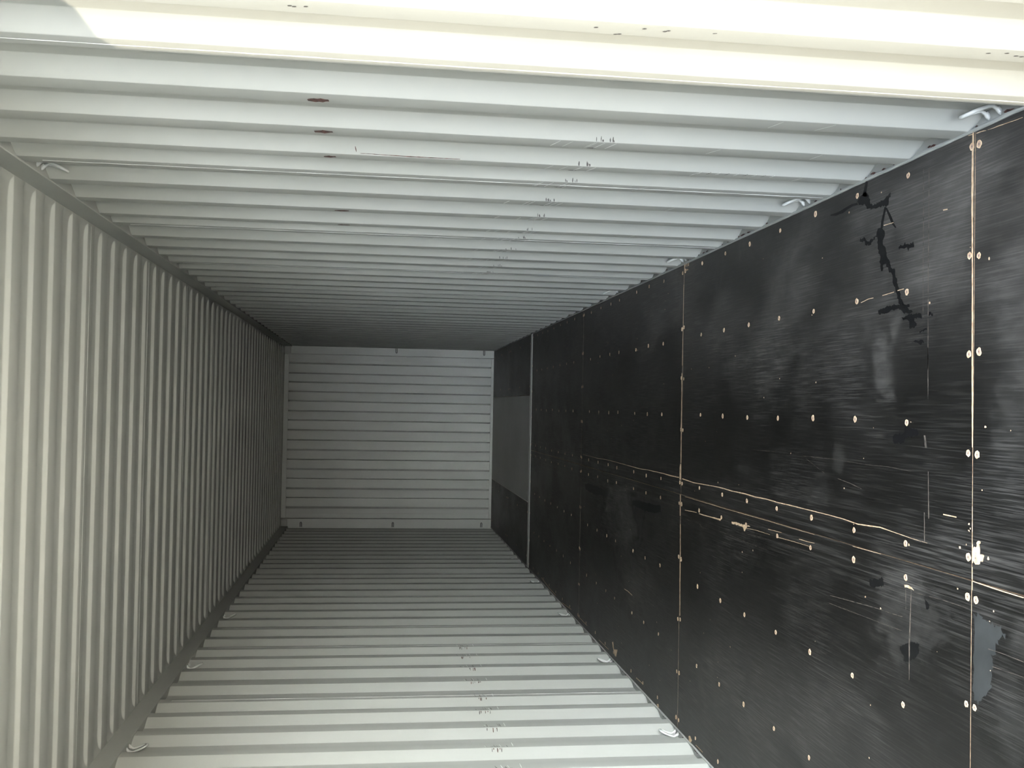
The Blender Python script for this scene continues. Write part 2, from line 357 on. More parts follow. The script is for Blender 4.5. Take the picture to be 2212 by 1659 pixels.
def screw_mesh(seed):
    rnd = random.Random(seed); b = MB(); n = 16; jit = [rnd.uniform(.88, 1.14) for _ in range(n)]
    rings = [(.0100, .0002, 1), (.0090, .0012, 1), (.0064, .0008, 0), (.0058, .0003, 0), (.0050, .0007, 0)]
    rows = []
    for r, z, j in rings: rows.append([(r*(jit[k % n] if j else 1)*math.cos(2*math.pi*k/n), r*(jit[k % n] if j else 1)*math.sin(2*math.pi*k/n), z) for k in range(n + 1)])
    for i in range(4): b.grid(rows[i:i+2], 0 if i < 2 else 1, False)
    b.add(rows[-1][:-1], [tuple(range(n))], 1)
    a = .0026; c = .0006                                        # the cross slot
    for dx, dy in ((a, c), (c, a)): b.add([(-dx, -dy, .0009), (dx, -dy, .0009), (dx, dy, .0009), (-dx, dy, .0009)], [(0, 1, 2, 3)], 2)
    o = b.build('screw', [BARE, STEEL, CHIP]); me = o.data; bpy.data.objects.remove(o); return me
SCREWS = [screw_mesh(k) for k in range(4)]
MARKS = [('w','s',[[1.1743,1.6201],[1.1615,1.627],[1.1457,1.6339],[1.1318,1.6473]],[[1.1695,1.6049],[1.1561,1.6093],[1.1399,1.6137],[1.1216,1.6116]]),
('w','p',[[1.1401,1.6387],[1.1339,1.6087],[1.1136,1.5935],[1.0953,1.5872],[1.0856,1.5667],[1.0914,1.5326],[1.09,1.5046],[1.0949,1.4882],[1.1026,1.4719],[1.1025,1.4584],[1.0907,1.4609],[1.0833,1.4716],[1.0701,1.474],[1.0645,1.4875],[1.0705,1.5042],[1.0735,1.5266],[1.072,1.5549],[1.0734,1.5838],[1.0816,1.6046],[1.096,1.6197],[1.1034,1.6499],[1.1168,1.6809],[1.1269,1.6657]],None),
('w','s',[[1.1166,1.6772],[1.119,1.7161],[1.116,1.7555],[1.1135,1.7891],[1.1117,1.8324],[1.1138,1.8713]],[[1.1087,1.6721],[1.1094,1.708],[1.1064,1.7449],[1.1005,1.7762],[1.1017,1.8262],[1.1089,1.8694]]),
('w','s',[[1.0672,1.497],[1.0473,1.5085],[1.0265,1.5171],[1.0065,1.5223]],[[1.0629,1.4836],[1.0428,1.4933],[1.0222,1.5005],[1.0025,1.5056]]),
('w','s',[[1.0615,1.4924],[1.0385,1.4753],[1.0197,1.4628],[1.0036,1.45],[0.9901,1.4298]],[[1.062,1.4826],[1.0392,1.4606],[1.0201,1.4454],[1.0051,1.4361],[0.9913,1.4239]]),
('w','p',[[1.0047,1.5392],[1.0059,1.514],[0.9942,1.4943],[0.9799,1.4913],[0.9656,1.5048],[0.9485,1.5017],[0.9235,1.4819],[0.9031,1.4733],[0.8875,1.4595],[0.8697,1.4484],[0.8659,1.4297],[0.8537,1.4294],[0.8332,1.4159],[0.8168,1.4129],[0.7939,1.3995],[0.7659,1.3861],[0.7543,1.3756],[0.7568,1.4014],[0.7849,1.4149],[0.8049,1.4258],[0.8196,1.4367],[0.8365,1.4424],[0.8504,1.4453],[0.8627,1.467],[0.8788,1.4755],[0.8903,1.4894],[0.8905,1.5004],[0.8691,1.5055],[0.8702,1.5139],[0.8942,1.5172],[0.9037,1.5258],[0.9178,1.5177],[0.9282,1.532],[0.9487,1.538],[0.9711,1.5385],[0.9837,1.5473],[0.9752,1.5643],[0.9648,1.5873],[0.9685,1.6198],[0.979,1.623],[0.9858,1.6564],[0.9955,1.6535],[0.9928,1.6233],[0.9766,1.5993],[0.98,1.576],[0.9865,1.5474]],None),
('w','p',[[0.9288,1.4099],[0.9352,1.3997],[0.9301,1.3841],[0.9378,1.374],[0.9293,1.3536],[0.9287,1.3337],[0.938,1.3264],[0.915,1.3211],[0.9177,1.3384],[0.9095,1.3533],[0.922,1.3661],[0.9234,1.384],[0.9203,1.4072]],None),
('w','p',[[0.7529,1.531],[0.7541,1.5142],[0.7582,1.4703],[0.7594,1.4276],[0.7576,1.3962],[0.7538,1.3705],[0.7526,1.3453],[0.7458,1.3427],[0.7444,1.3552],[0.7356,1.345],[0.7313,1.3275],[0.7264,1.3299],[0.726,1.3548],[0.7309,1.3803],[0.7403,1.3959],[0.7432,1.4272],[0.7444,1.4539],[0.7391,1.4699],[0.7378,1.4863],[0.7385,1.5251]],None),
('w','p',[[0.7172,1.3883],[0.7235,1.3344],[0.7179,1.2796],[0.706,1.2754],[0.7075,1.3175],[0.6925,1.3035],[0.6854,1.3048],[0.679,1.317],[0.6826,1.3449],[0.7004,1.3466],[0.709,1.3623],[0.7115,1.3824]],None),
('w','p',[[0.7177,1.2451],[0.7153,1.2191],[0.708,1.2164],[0.7103,1.2423]],None),
('w','p',[[0.669,1.2882],[0.6754,1.2496],[0.671,1.2469],[0.6647,1.2787],[0.6631,1.2867]],None),
('w','p',[[0.6393,1.3329],[0.6445,1.3109],[0.6427,1.2945],[0.6394,1.2649],[0.635,1.2621],[0.6288,1.278],[0.6357,1.297]],None),
('w','p',[[-0.0902,1.5698],[-0.0759,1.5355],[-0.0692,1.4794],[-0.0909,1.479],[-0.0996,1.5122],[-0.1093,1.5433],[-0.1037,1.5666]],None),
('w','p',[[-0.2553,1.3795],[-0.2325,1.3493],[-0.223,1.3194],[-0.2161,1.2732],[-0.2356,1.2752],[-0.2594,1.2893],[-0.2668,1.3087],[-0.2832,1.3332],[-0.2869,1.3584],[-0.2727,1.3536],[-0.262,1.3743]],None),
('w','p',[[-0.0831,1.2493],[-0.092,1.2304],[-0.1082,1.2231],[-0.1114,1.2394]],None),
('w','p',[[-0.131,5.926],[-0.1147,5.8068],[-0.1118,5.5931],[-0.1124,5.3912],[-0.1212,5.1853],[-0.1405,5.1135],[-0.155,5.2402],[-0.1589,5.3575],[-0.1737,5.5249],[-0.1715,5.735],[-0.1635,5.8884]],None),
('w','p',[[-0.1175,4.5301],[-0.1051,4.4282],[-0.1007,4.2329],[-0.0886,3.9154],[-0.1187,3.9044],[-0.1415,4.0081],[-0.1447,4.127],[-0.1477,4.3153],[-0.1476,4.4255],[-0.1429,4.5227]],None),
('w','p',[[0.3671,1.432],[0.3759,1.3683],[0.3968,1.3598],[0.3848,1.2902],[0.3713,1.29],[0.36,1.3591],[0.3459,1.3678],[0.3437,1.4269]],None),
('h','p',[[-0.079,1.0131],[-0.0743,0.9954],[-0.0772,0.9759],[-0.0861,0.9642],[-0.0876,0.908],[-0.0971,0.9005],[-0.1037,0.8806],[-0.1231,0.9075],[-0.1523,0.9182],[-0.1724,0.9365],[-0.1929,0.9288],[-0.2194,0.9359],[-0.2384,0.9319],[-0.2593,0.9504],[-0.2702,0.9579],[-0.2894,0.9768],[-0.3075,0.9921],[-0.2849,1.0102]],None),
('b','s',[[0.0862,6.0161],[0.0846,5.6582],[0.0839,5.4685],[0.0884,5.2595],[0.0876,5.0354],[0.0857,4.7996],[0.0835,4.5801],[0.0815,4.3528],[0.0857,4.2033],[0.0867,4.0616],[0.0874,3.8709],[0.0835,3.7275],[0.0856,3.5819]],[[0.0876,6.0145],[0.0863,5.6564],[0.0865,5.4664],[0.091,5.2575],[0.0907,5.0323],[0.0886,4.7965],[0.087,4.5767],[0.0854,4.3499],[0.0889,4.2014],[0.0899,4.0593],[0.0909,3.8679],[0.089,3.7232],[0.0899,3.5792]]),
('b','s',[[0.0832,3.5302],[0.0773,3.3319],[0.0841,3.0554],[0.0847,2.9293],[0.0819,2.8089],[0.0839,2.6675],[0.0812,2.5346],[0.0835,2.4097],[0.0808,2.2923],[0.0819,2.1812],[0.082,2.0764],[0.0818,1.862],[0.0803,1.7562],[0.0745,1.6459],[0.0817,1.5032],[0.0776,1.4084],[0.0733,1.3191],[0.0714,1.235]],[[0.088,3.5254],[0.0819,3.3288],[0.088,3.0535],[0.0893,2.926],[0.0864,2.806],[0.0886,2.6645],[0.0858,2.5318],[0.0876,2.4073],[0.0851,2.2897],[0.0857,2.1792],[0.0851,2.0747],[0.0847,1.8605],[0.0831,1.7545],[0.0784,1.6441],[0.0854,1.5016],[0.0796,1.4072],[0.0747,1.3184],[0.0722,1.2346]]),
('b','s',[[-0.0012,3.4779],[-0.0014,2.879],[0.0009,2.4061],[0.0014,1.9688]],[[0.0006,3.4763],[0.0004,2.8776],[0.0023,2.4052],[0.0025,1.9681]]),
('b','s',[[0.0006,1.6812],[0.0038,1.3542],[0.0036,1.164],[0.0026,1.0205]],[[0.0021,1.6804],[0.0055,1.3534],[0.0048,1.1634],[0.0038,1.02]]),
('b','s',[[0.002,1.0169],[0.0001,0.9584],[-0.0011,0.8843],[-0.0014,0.8103]],[[0.0044,1.0156],[0.0029,0.957],[0.0016,0.883],[0.0012,0.8091]]),
('b','s',[[-0.0689,3.4749],[-0.0609,3.2885]],[[-0.0653,3.4728],[-0.0574,3.2866]]),
('b','s',[[-0.0633,3.2539],[-0.0631,3.1752],[-0.0604,3.0906],[-0.0604,3.0184],[-0.0598,2.9479]],[[-0.0586,3.2497],[-0.0585,3.1716],[-0.0564,3.0878],[-0.0537,3.0135],[-0.0515,2.942]]),
('b','s',[[-0.0558,2.6271],[-0.051,2.5288],[-0.0503,2.4472],[-0.0504,2.3745]],[[-0.0543,2.6264],[-0.0495,2.5279],[-0.0488,2.4461],[-0.0489,2.3734]]),
('b','s',[[-0.0311,2.3931],[-0.029,2.3108],[-0.0282,2.2597]],[[-0.0292,2.392],[-0.0271,2.3097],[-0.0263,2.2586]]),
('b','s',[[-0.0505,2.3043],[-0.0467,2.15],[-0.0452,2.0074]],[[-0.0489,2.3033],[-0.0451,2.1491],[-0.0437,2.0064]]),
('b','s',[[-0.0318,2.0986],[-0.0312,2.0228],[-0.029,1.9682]],[[-0.0291,2.0969],[-0.0286,2.0214],[-0.0264,1.967]]),
('b','p',[[-0.0476,2.8058],[-0.0443,2.7661],[-0.0444,2.7025],[-0.0433,2.6611],[-0.0414,2.5939],[-0.0427,2.5839],[-0.0478,2.627],[-0.0579,2.63],[-0.0713,2.6498],[-0.064,2.6603],[-0.0551,2.6675],[-0.0543,2.7021],[-0.056,2.8018]],None),
('c','s',[[-0.111,3.4436],[-0.109,3.1127],[-0.1095,2.8004],[-0.1141,2.5918],[-0.1136,2.4022]],[[-0.1095,3.442],[-0.1076,3.1113],[-0.1082,2.7991],[-0.1128,2.5906],[-0.1124,2.4012]]),
('c','s',[[-0.0811,2.6945],[-0.0757,2.5279],[-0.0724,2.4035]],[[-0.0798,2.6937],[-0.0745,2.5271],[-0.0712,2.4028]]),
('c','s',[[-0.0682,2.2866],[-0.0676,2.1231],[-0.0641,1.967]],[[-0.0668,2.2856],[-0.0662,2.1222],[-0.0628,1.9662]]),
('b','s',[[1.1736,1.0351],[1.1205,1.0379],[1.0351,1.0386],[0.9493,1.0369]],[[1.1712,1.0268],[1.1178,1.0275],[1.0327,1.0277],[0.9476,1.0278]]),
('b','s',[[0.9491,1.0361],[0.7906,1.0328],[0.6087,1.0308],[0.4278,1.0278],[0.3077,1.0248]],[[0.9476,1.0278],[0.7898,1.0266],[0.6084,1.0242],[0.4278,1.022],[0.3079,1.0215]]),
('b','s',[[0.3077,1.0244],[0.1284,1.0223]],[[0.3079,1.022],[0.1288,1.019]]),
('b','s',[[0.039,1.0214],[-0.0204,1.0201]],[[0.0396,1.0173],[-0.0198,1.0169]]),
('b','p',[[0.1042,1.0428],[0.1059,1.0349],[0.0826,1.034],[0.0811,1.0306],[0.0803,1.0273],[0.0872,1.024],[0.1262,1.0235],[0.1329,1.0213],[0.0882,1.0174],[0.0939,1.0108],[0.0912,1.0075],[0.0942,1.002],[0.1001,1.001],[0.1037,1.0027],[0.1089,0.9978],[0.1108,0.9902],[0.1088,0.9842],[0.1048,0.9853],[0.1029,0.9901],[0.0974,0.9879],[0.0874,0.9861],[0.0772,0.986],[0.0786,0.9725],[0.0762,0.9671],[0.0692,0.9713],[0.06,0.9733],[0.0588,0.9852],[0.0529,0.9862],[0.0494,0.9926],[0.048,1.0057],[0.0527,1.0124],[0.0575,1.0147],[0.0501,1.0168],[0.0484,1.0235],[0.05,1.0302],[0.0524,1.0313],[0.0538,1.0392],[0.0583,1.0438],[0.0631,1.0427],[0.0634,1.0495],[0.0701,1.0372],[0.0714,1.0305],[0.0736,1.0328],[0.0749,1.0418],[0.0707,1.0485],[0.0776,1.0549],[0.0873,1.0516],[0.0893,1.042]],None),
('b','p',[[0.149,1.0395],[0.1509,1.0339],[0.146,1.0316],[0.1452,1.0383]],None),
('b','p',[[0.1387,1.0326],[0.1394,1.027],[0.1347,1.028],[0.1349,1.032]],None),
('b','p',[[0.1332,1.0404],[0.1327,1.0336],[0.1284,1.0319],[0.1302,1.0381]],None),
('b','p',[[0.0845,1.0809],[0.0856,1.0728],[0.0798,1.0721],[0.0782,1.0785]],None),
('b','p',[[0.0763,0.9534],[0.0768,0.9502],[0.0698,0.9464],[0.0671,0.9522],[0.069,0.9559]],None),
('b','p',[[0.0955,1.0489],[0.096,1.0449],[0.0914,1.0454],[0.0909,1.0488]],None),
('b','s',[[1.0915,3.5525],[0.6575,3.5596]],[[1.0908,3.547],[0.6572,3.5533]]),
('b','s',[[0.6199,3.5636],[0.1631,3.5604]],[[0.6195,3.5533],[0.1636,3.5501]]),
('b','s',[[0.1582,3.566],[0.1341,3.5744],[0.0777,3.5723]],[[0.1589,3.5503],[0.1357,3.546],[0.0796,3.5455]]),
('b','s',[[0.0034,3.5614],[-0.083,3.5578],[-0.3381,3.5425]],[[0.0045,3.5488],[-0.0815,3.5437],[-0.3366,3.5332]]),
('b','s',[[-0.3405,3.5432],[-0.6047,3.5377]],[[-0.3388,3.5323],[-0.6025,3.5268]]),
('b','p',[[1.1755,3.5482],[1.172,3.5171],[1.1642,3.5223],[1.1546,3.5331],[1.1447,3.5354],[1.1438,3.5157],[1.1406,3.4794],[1.1357,3.4737],[1.1358,3.5069],[1.135,3.5265],[1.1285,3.529],[1.129,3.5388],[1.1415,3.5437],[1.1505,3.547]],None),
('b','p',[[1.1717,3.5087],[1.1698,3.4947],[1.1514,3.4966],[1.1561,3.5065]],None),
('b','p',[[1.1731,3.4824],[1.171,3.4672],[1.1536,3.4691],[1.1563,3.483]],None),
('b','s',[[1.1733,1.0889],[1.169,1.0539],[1.1673,1.0346]],[[1.1745,1.0894],[1.1711,1.0548],[1.1692,1.0354]]),
('b','s',[[1.1655,1.0265],[1.1648,1.0164],[1.1643,1.002],[1.1628,0.9847],[1.1614,0.9741]],[[1.168,1.0277],[1.1673,1.0177],[1.1667,1.0033],[1.1652,0.9856],[1.1627,0.9745]]),
('b','s',[[1.1614,0.9676],[1.1593,0.9441],[1.1582,0.9229],[1.1571,0.9025],[1.1561,0.8823],[1.1541,0.8526],[1.1532,0.8255]],[[1.1624,0.9681],[1.1607,0.9448],[1.1607,0.9242],[1.1592,0.9035],[1.1578,0.8831],[1.1555,0.8533],[1.1546,0.8262]]),
('c','s',[[1.1299,1.2466],[0.9642,1.2454],[0.8305,1.2463],[0.6967,1.2444],[0.5554,1.2432]],[[1.1291,1.2433],[0.9636,1.2421],[0.8298,1.2414],[0.6963,1.2403],[0.5553,1.2383]]),
('c','s',[[1.1321,1.2753],[0.969,1.2729],[0.8338,1.2726],[0.7078,1.2703]],[[1.1315,1.2728],[0.9684,1.2695],[0.8335,1.27],[0.7076,1.2678]]),
('c','s',[[0.6208,1.2439],[0.4745,1.2402]],[[0.6206,1.2398],[0.4744,1.2369]]),
('c','s',[[0.2716,1.2358],[0.1401,1.2319]],[[0.2718,1.2326],[0.1407,1.2271]]),
('c','s',[[0.1552,1.2552],[0.0716,1.2524]],[[0.1558,1.2502],[0.0722,1.2483]]),
('c','s',[[0.372,1.2598],[0.3366,1.2534]],[[0.3728,1.2499],[0.3377,1.2419]]),
('c','s',[[-0.0761,1.3513],[-0.1358,1.3486]],[[-0.0756,1.3482],[-0.1352,1.3456]]),
('c','s',[[-0.0707,1.3213],[-0.1571,1.3261],[-0.2358,1.3301],[-0.3333,1.3268]],[[-0.0699,1.3163],[-0.156,1.3202],[-0.2342,1.3232],[-0.3323,1.3228]]),
('b','p',[[-0.0655,1.3576],[-0.0636,1.3324],[-0.0657,1.3149],[-0.072,1.3025],[-0.0709,1.3223],[-0.071,1.3372],[-0.0729,1.3549]],None),
('b','s',[[0.7852,1.6416],[0.7918,1.5943],[0.7924,1.5598]],[[0.7875,1.6438],[0.7941,1.5961],[0.7947,1.5609]]),
('b','s',[[0.7933,1.5033],[0.7966,1.433]],[[0.7956,1.5046],[0.7988,1.4343]]),
('b','s',[[0.7981,1.4119],[0.7994,1.3758]],[[0.8006,1.4133],[0.8018,1.3772]]),
('b','s',[[1.0092,1.4995],[1.0076,1.4398]],[[1.0115,1.5008],[1.0099,1.4411]]),
('b','s',[[0.9923,1.1701],[0.9911,1.1481]],[[0.996,1.1716],[0.9947,1.1496]]),
('c','s',[[0.2104,1.794],[0.2017,1.7031],[0.1901,1.6274]],[[0.2125,1.7924],[0.2037,1.7014],[0.192,1.6255]]),
('c','s',[[0.2725,2.086],[0.2747,1.8303],[0.2692,1.6074],[0.2708,1.4584],[0.2655,1.3225]],[[0.2737,2.0858],[0.2758,1.83],[0.2702,1.6071],[0.2718,1.4581],[0.2664,1.3221]]),
('c','s',[[0.2634,2.0457],[0.2225,1.8963]],[[0.2643,2.0441],[0.2235,1.8948]]),
('c','s',[[0.2734,2.585],[0.276,2.3199]],[[0.2747,2.5847],[0.2772,2.3196]]),
('b','s',[[0.1587,1.1577],[0.1581,1.0936]],[[0.1622,1.1565],[0.1615,1.0925]]),
('c','s',[[-0.1883,1.841],[-0.1758,1.6587],[-0.1667,1.5115],[-0.1648,1.4346],[-0.1614,1.3665]],[[-0.1857,1.8396],[-0.1734,1.6574],[-0.1643,1.5102],[-0.1624,1.4333],[-0.1591,1.3654]]),
('c','s',[[-0.2149,1.8471],[-0.2093,1.6272],[-0.2017,1.3605]],[[-0.2132,1.8459],[-0.2078,1.6261],[-0.2003,1.3596]]),
('c','s',[[-0.1548,0.9485],[-0.1521,0.8823],[-0.1523,0.8085]],[[-0.1529,0.9476],[-0.1503,0.8813],[-0.1504,0.8075]]),
('c','s',[[-0.1945,0.9329],[-0.1881,0.8079]],[[-0.1931,0.9321],[-0.1868,0.8073]]),
('c','s',[[-0.0783,1.3027],[-0.0722,1.1628],[-0.0713,1.0356]],[[-0.077,1.3021],[-0.0709,1.1621],[-0.0701,1.035]]),
('b','s',[[-0.6784,4.6846],[-0.6762,4.5987],[-0.6811,4.4912]],[[-0.6742,4.6773],[-0.6721,4.5904],[-0.6771,4.4824]]),
('b','s',[[-1.1369,7.81],[-1.157,7.3913],[-1.1588,7.0431]],[[-1.1315,7.7915],[-1.1518,7.375],[-1.1538,7.0288]]),
('b','s',[[-1.1394,4.3721],[-1.1334,4.2174]],[[-1.1337,4.3618],[-1.1278,4.2077]]),
('b','s',[[-1.1667,6.7816],[-1.14,6.3662]],[[-1.1619,6.7712],[-1.1355,6.3568]]),
('b','s',[[-1.1365,6.0413],[-1.1365,5.7647]],[[-1.1321,6.0303],[-1.1322,5.7545]]),
('b','s',[[-1.1478,5.3735],[-1.1439,5.0824]],[[-1.1438,5.3646],[-1.14,5.0742]]),
('b','p',[[-1.071,4.9853],[-1.0622,4.9474],[-1.1054,4.9253],[-1.0834,4.8331],[-1.1392,4.8664],[-1.1397,4.9039],[-1.1227,4.9241],[-1.097,4.9641]],None),
('b','p',[[-1.1489,3.3623],[-1.142,3.3408],[-1.1544,3.3077],[-1.1743,3.3284],[-1.1704,3.3569]],None),
('b','p',[[-1.1597,3.9242],[-1.1503,3.8923],[-1.1654,3.8807],[-1.1776,3.9096]],None),
('b','s',[[-1.1583,3.2532],[-1.157,3.1952],[-1.158,3.1506]],[[-1.1545,3.2475],[-1.1533,3.1895],[-1.1543,3.1447]])]
MI = {'b': 1, 'w': 2, 'h': 3, 'c': 4}
ZOF = {'h': .0003, 'w': .0005, 'c': .0007, 'b': .0009}
def rag(P, amp):
    out = []
    for a, c in zip(P, P[1:] + P[:1]):
        l = math.hypot(c[0]-a[0], c[1]-a[1]); k = max(1, min(12, int(l/.006)))
        for i in range(k):
            u = i/k; j = amp if i else amp*.4
            out.append((a[0]+(c[0]-a[0])*u + random.uniform(-j, j), a[1]+(c[1]-a[1])*u + random.uniform(-j, j)))
    return out
def put_marks(mb, x0, x1, y0, y1):
    for m_, k, A, B in MARKS:
        P = A if k == 'p' else A + B
        cx = sum(p[0] for p in P)/len(P); cy_ = sum(p[1] for p in P)/len(P)
        z = ZOF[m_]
        cl = lambda p: (min(max(p[0], x0+.0005), x1-.0005), min(max(p[1], y0+.0005), y1-.0005))
        if k == 'p':
            if not (x0 <= cx < x1 and y0 <= cy_ < y1): continue
            Q = rag([cl(p) for p in A], .009 if m_ == 'h' else .004 if m_ == 'w' else .0015)
            mb.add([(p[0], p[1], z) for p in Q], [tuple(range(len(Q)))], MI[m_])
        else:
            if max(p[0] for p in P) < x0 or min(p[0] for p in P) > x1 or max(p[1] for p in P) < y0 or min(p[1] for p in P) > y1: continue
            L, Rr = [], []
            for i in range(len(A)-1):
                ln = math.hypot(A[i+1][0]-A[i][0], A[i+1][1]-A[i][1]); kk = max(1, min(40, int(ln/.02)))
                for q in range(kk + (1 if i == len(A)-2 else 0)):
                    u = q/kk; a = [A[i][c]+(A[i+1][c]-A[i][c])*u for c in (0, 1)]; b_ = [B[i][c]+(B[i+1][c]-B[i][c])*u for c in (0, 1)]
                    f = random.uniform(-.28, .1); mx_, my = (a[0]+b_[0])/2, (a[1]+b_[1])/2
                    a = (a[0]+(a[0]-mx_)*f, a[1]+(a[1]-my)*f); f = random.uniform(-.28, .1); b_ = (b_[0]+(b_[0]-mx_)*f, b_[1]+(b_[1]-my)*f)
                    L.append((*a, z)); Rr.append((*b_, z))
            for i in range(len(L)-1):
                c = [sum(v[j] for v in (L[i], L[i+1], Rr[i], Rr[i+1]))/4 for j in (0, 1)]
                if x0 <= c[0] < x1 and y0 <= c[1] < y1: mb.add([L[i], L[i+1], Rr[i+1], Rr[i]], [(0, 1, 2, 3)], MI[m_])
def sheet(x0, x1, y0, y1, label, screws, near=False):
    mb = MB(); g = .0012
    x0 += g; x1 -= g; y0 += g; y1 -= g
    mb.add([(x0,y0,-.028),(x1,y0,-.028),(x1,y1,-.028),(x0,y1,-.028),(x0,y0,0),(x1,y0,0),(x1,y1,0),(x0,y1,0)], [(4,5,6,7)], 0)
    mb.add([(x0,y0,-.028),(x1,y0,-.028),(x1,y1,-.028),(x0,y1,-.028),(x0,y0,0),(x1,y0,0),(x1,y1,0),(x0,y1,0)], [(0,3,2,1),(0,1,5,4),(1,2,6,5),(2,3,7,6),(3,0,4,7)], 5)
    put_marks(mb, x0, x1, y0, y1)
    if near:
        for k in range(26):                                    # small chips in the film
            x, y, r = random.uniform(x0+.02, x1-.02), random.uniform(y0, min(y1, y0+2.4)), random.uniform(.0015, .0045)
            if y < .3: continue
            n = 7; mb.add([(x + r*random.uniform(.5, 1.2)*math.cos(6.283*q/n), y + r*1.2*random.uniform(.5, 1.2)*math.sin(6.283*q/n), .0008) for q in range(n)], [tuple(range(n))], 1)
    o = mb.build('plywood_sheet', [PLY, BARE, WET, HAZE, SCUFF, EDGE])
    tag(o, label, 'floor sheet', 'black plywood sheets of the floor')
    for i, (x, y) in enumerate(screws):
        c = bpy.data.objects.new('screw', SCREWS[i % 4]); COL.objects.link(c); c.parent = o
        c.location = (x + random.uniform(-.004, .004), y + random.uniform(-.006, .006), .0003); c.rotation_euler.z = random.uniform(0, 6.28); k = random.uniform(.85, 1.12); c.scale = (k, k, 1)
    return o
XS_R = [1.136, .793, .408, .057]; XS_L = [-.045, -.412, -.782, -1.125]
EDGE_R = [1.134, .848, .593, .332, .064]; EDGE_L = [-.044, -.316, -.624, -.891, -1.128]
def grid_of(xs_, ex, ya, yb, ys):
    return [(x, ya + .019) for x in ex] + [(x, yb - .018) for x in ex] + [(x, y) for x in xs_ for y in ys]
S = [1.0225, 3.5487, 6.0755, 8.604]
YA = [1.355, 1.672, 1.998, 2.306, 2.632, 2.936, 3.257]; YB = [3.91, 4.215, 4.493, 4.932, 5.18, 5.487, 5.803]; YC = [6.43, 6.74, 7.05, 7.38, 7.70, 8.0, 8.3]
side = {1: (.0045, 1.172), -1: (-1.172, .0045)}
where = {1: 'upper wall', -1: 'lower wall'}
for s in (1, -1):
    x0, x1 = side[s]; xs_, ex = (XS_R, EDGE_R) if s > 0 else (XS_L, EDGE_L)
    sheet(x0, x1, -.02, S[0], {1: 'black plywood floor sheet at the right photo edge, with grey haze, beside upper wall', -1: 'black plywood floor sheet at the right photo edge, with pale torn film patch, lower'}[s], [(x, S[0] - .018) for x in ex] + [(x, .12) for x in xs_] + [(x, .42) for x in xs_], True)
    sheet(x0, x1, S[0], S[1], {1: 'black plywood floor sheet with the dark branching damp stain, beside upper wall', -1: 'black plywood floor sheet with broken pale scrape along its edge, beside lower wall'}[s], grid_of(xs_, ex, S[0], S[1], YA), True)
    sheet(x0, x1, S[1], S[2], {1: 'plain dark plywood floor sheet beyond the stained one, beside upper wall', -1: 'plywood floor sheet with grey smears and two black puddle stains, beside lower wall'}[s], grid_of(xs_, ex, S[1], S[2], YB), True)
    sheet(x0, x1, S[2], S[3], 'last full black plywood floor sheet before the steel cross strip, beside %s' % where[s], grid_of(xs_, ex, S[2], S[3], YC))
    xa, xb = ((.556, 1.172) if s > 0 else (-1.172, -.532))
    sheet(xa, xb, 8.69, 10.37, 'short black floor board just beyond the cross strip, between steel plate and %s' % where[s], [((xa+xb)/2 + d, y) for d in (-.22, .22) for y in (8.75, 9.5, 10.3)])
    sheet(xa, xb, 10.37, 12.015, 'farthest black floor board against the end wall, between steel plate and %s' % where[s], [((xa+xb)/2 + d, y) for d in (-.22, .22) for y in (10.43, 11.2, 11.9)])

# ------------------------------------------------------------------ lashing rings
def ring_mesh():
    # local: u along y, inward -x (towards the room), z up from the ledge; back of the fold at x = 0
    mb = MB(); r = .0062; hw = .029; P = []
    P += [(-.026, -hw-.002, .004), (-.015, -hw, .014), (-.008, -hw, .026), (-.010, -hw, .040), (-.020, -hw, .066), (-.026, -hw, .080)]
    for k in range(1, 8):
        a = math.pi*k/8; P.append((-.026 - .012*math.sin(a), -hw*math.cos(a), .080 + .026*math.sin(a)))
    P += [(-.026, hw, .080), (-.020, hw, .066), (-.010, hw, .040), (-.008, hw, .026), (-.015, hw, .014), (-.026, hw+.002, .004)]
    mb.tube(P, r, 10); return mb, hw
rm, hw = ring_mesh(); LOOP = rm.build('loop', WELD)
wb = MB()
wb.tube([(-.012, 0, .010), (-.018, 0, .006), (-.027, 0, .0), (-.033, 0, -.003)], [.007, .0085, .0075, .003], 8); FOOT = wb.build('weld', WELD)
def ring(s, y, top, label, first=[True]):
    o = bpy.data.objects.new('lashing_ring', None); COL.objects.link(o); o.empty_display_size = .05
    o.location = (s*(XO + .002), y, ZB + .001 if top else -.004)
    o.scale = (s*.84, .84, -.84 if top else .84)
    def part(src):
        c = src if first[0] else src.copy()
        if not first[0]: COL.objects.link(c)
        c.parent = o; return c
    part(LOOP); part(FOOT).location = (0, -hw, .002)
    c = FOOT.copy(); COL.objects.link(c); c.parent = o; c.location = (0, hw, .002)
    first[0] = False
    tag(o, label, 'lashing ring', 'white lashing rings welded along the rails')
ring(1, .945, False, 'largest white lashing ring, by the floor under the upper wall, next to the sunlit strip')
ring(1, 2.075, False, 'white lashing ring by the floor under the upper wall, second from the sunlit strip')
ring(1, 3.555, False, 'white lashing ring at the upper wall beside the torn corner of a plywood seam')
ring(1, 5.02, False, 'smallest white lashing ring by the floor under the upper wall, fourth from the sunlit strip')
ring(1, 2.075, True, 'lashing ring hanging from the roof rail above the upper wall, far left of photo')
ring(-1, 3.565, False, 'largest white lashing ring by the floor on the lower wall, near the bottom edge')
ring(-1, 5.01, False, 'white lashing ring by the floor on the lower wall, second from the bottom edge')
ring(-1, 6.46, False, 'white lashing ring by the floor on the lower wall, third from the bottom edge')
ring(-1, 7.93, False, 'small white lashing ring by the floor on the lower wall, fourth from bottom edge')
ring(-1, 9.36, False, 'tiny lashing ring by the floor on the lower wall, below the steel cross strip')
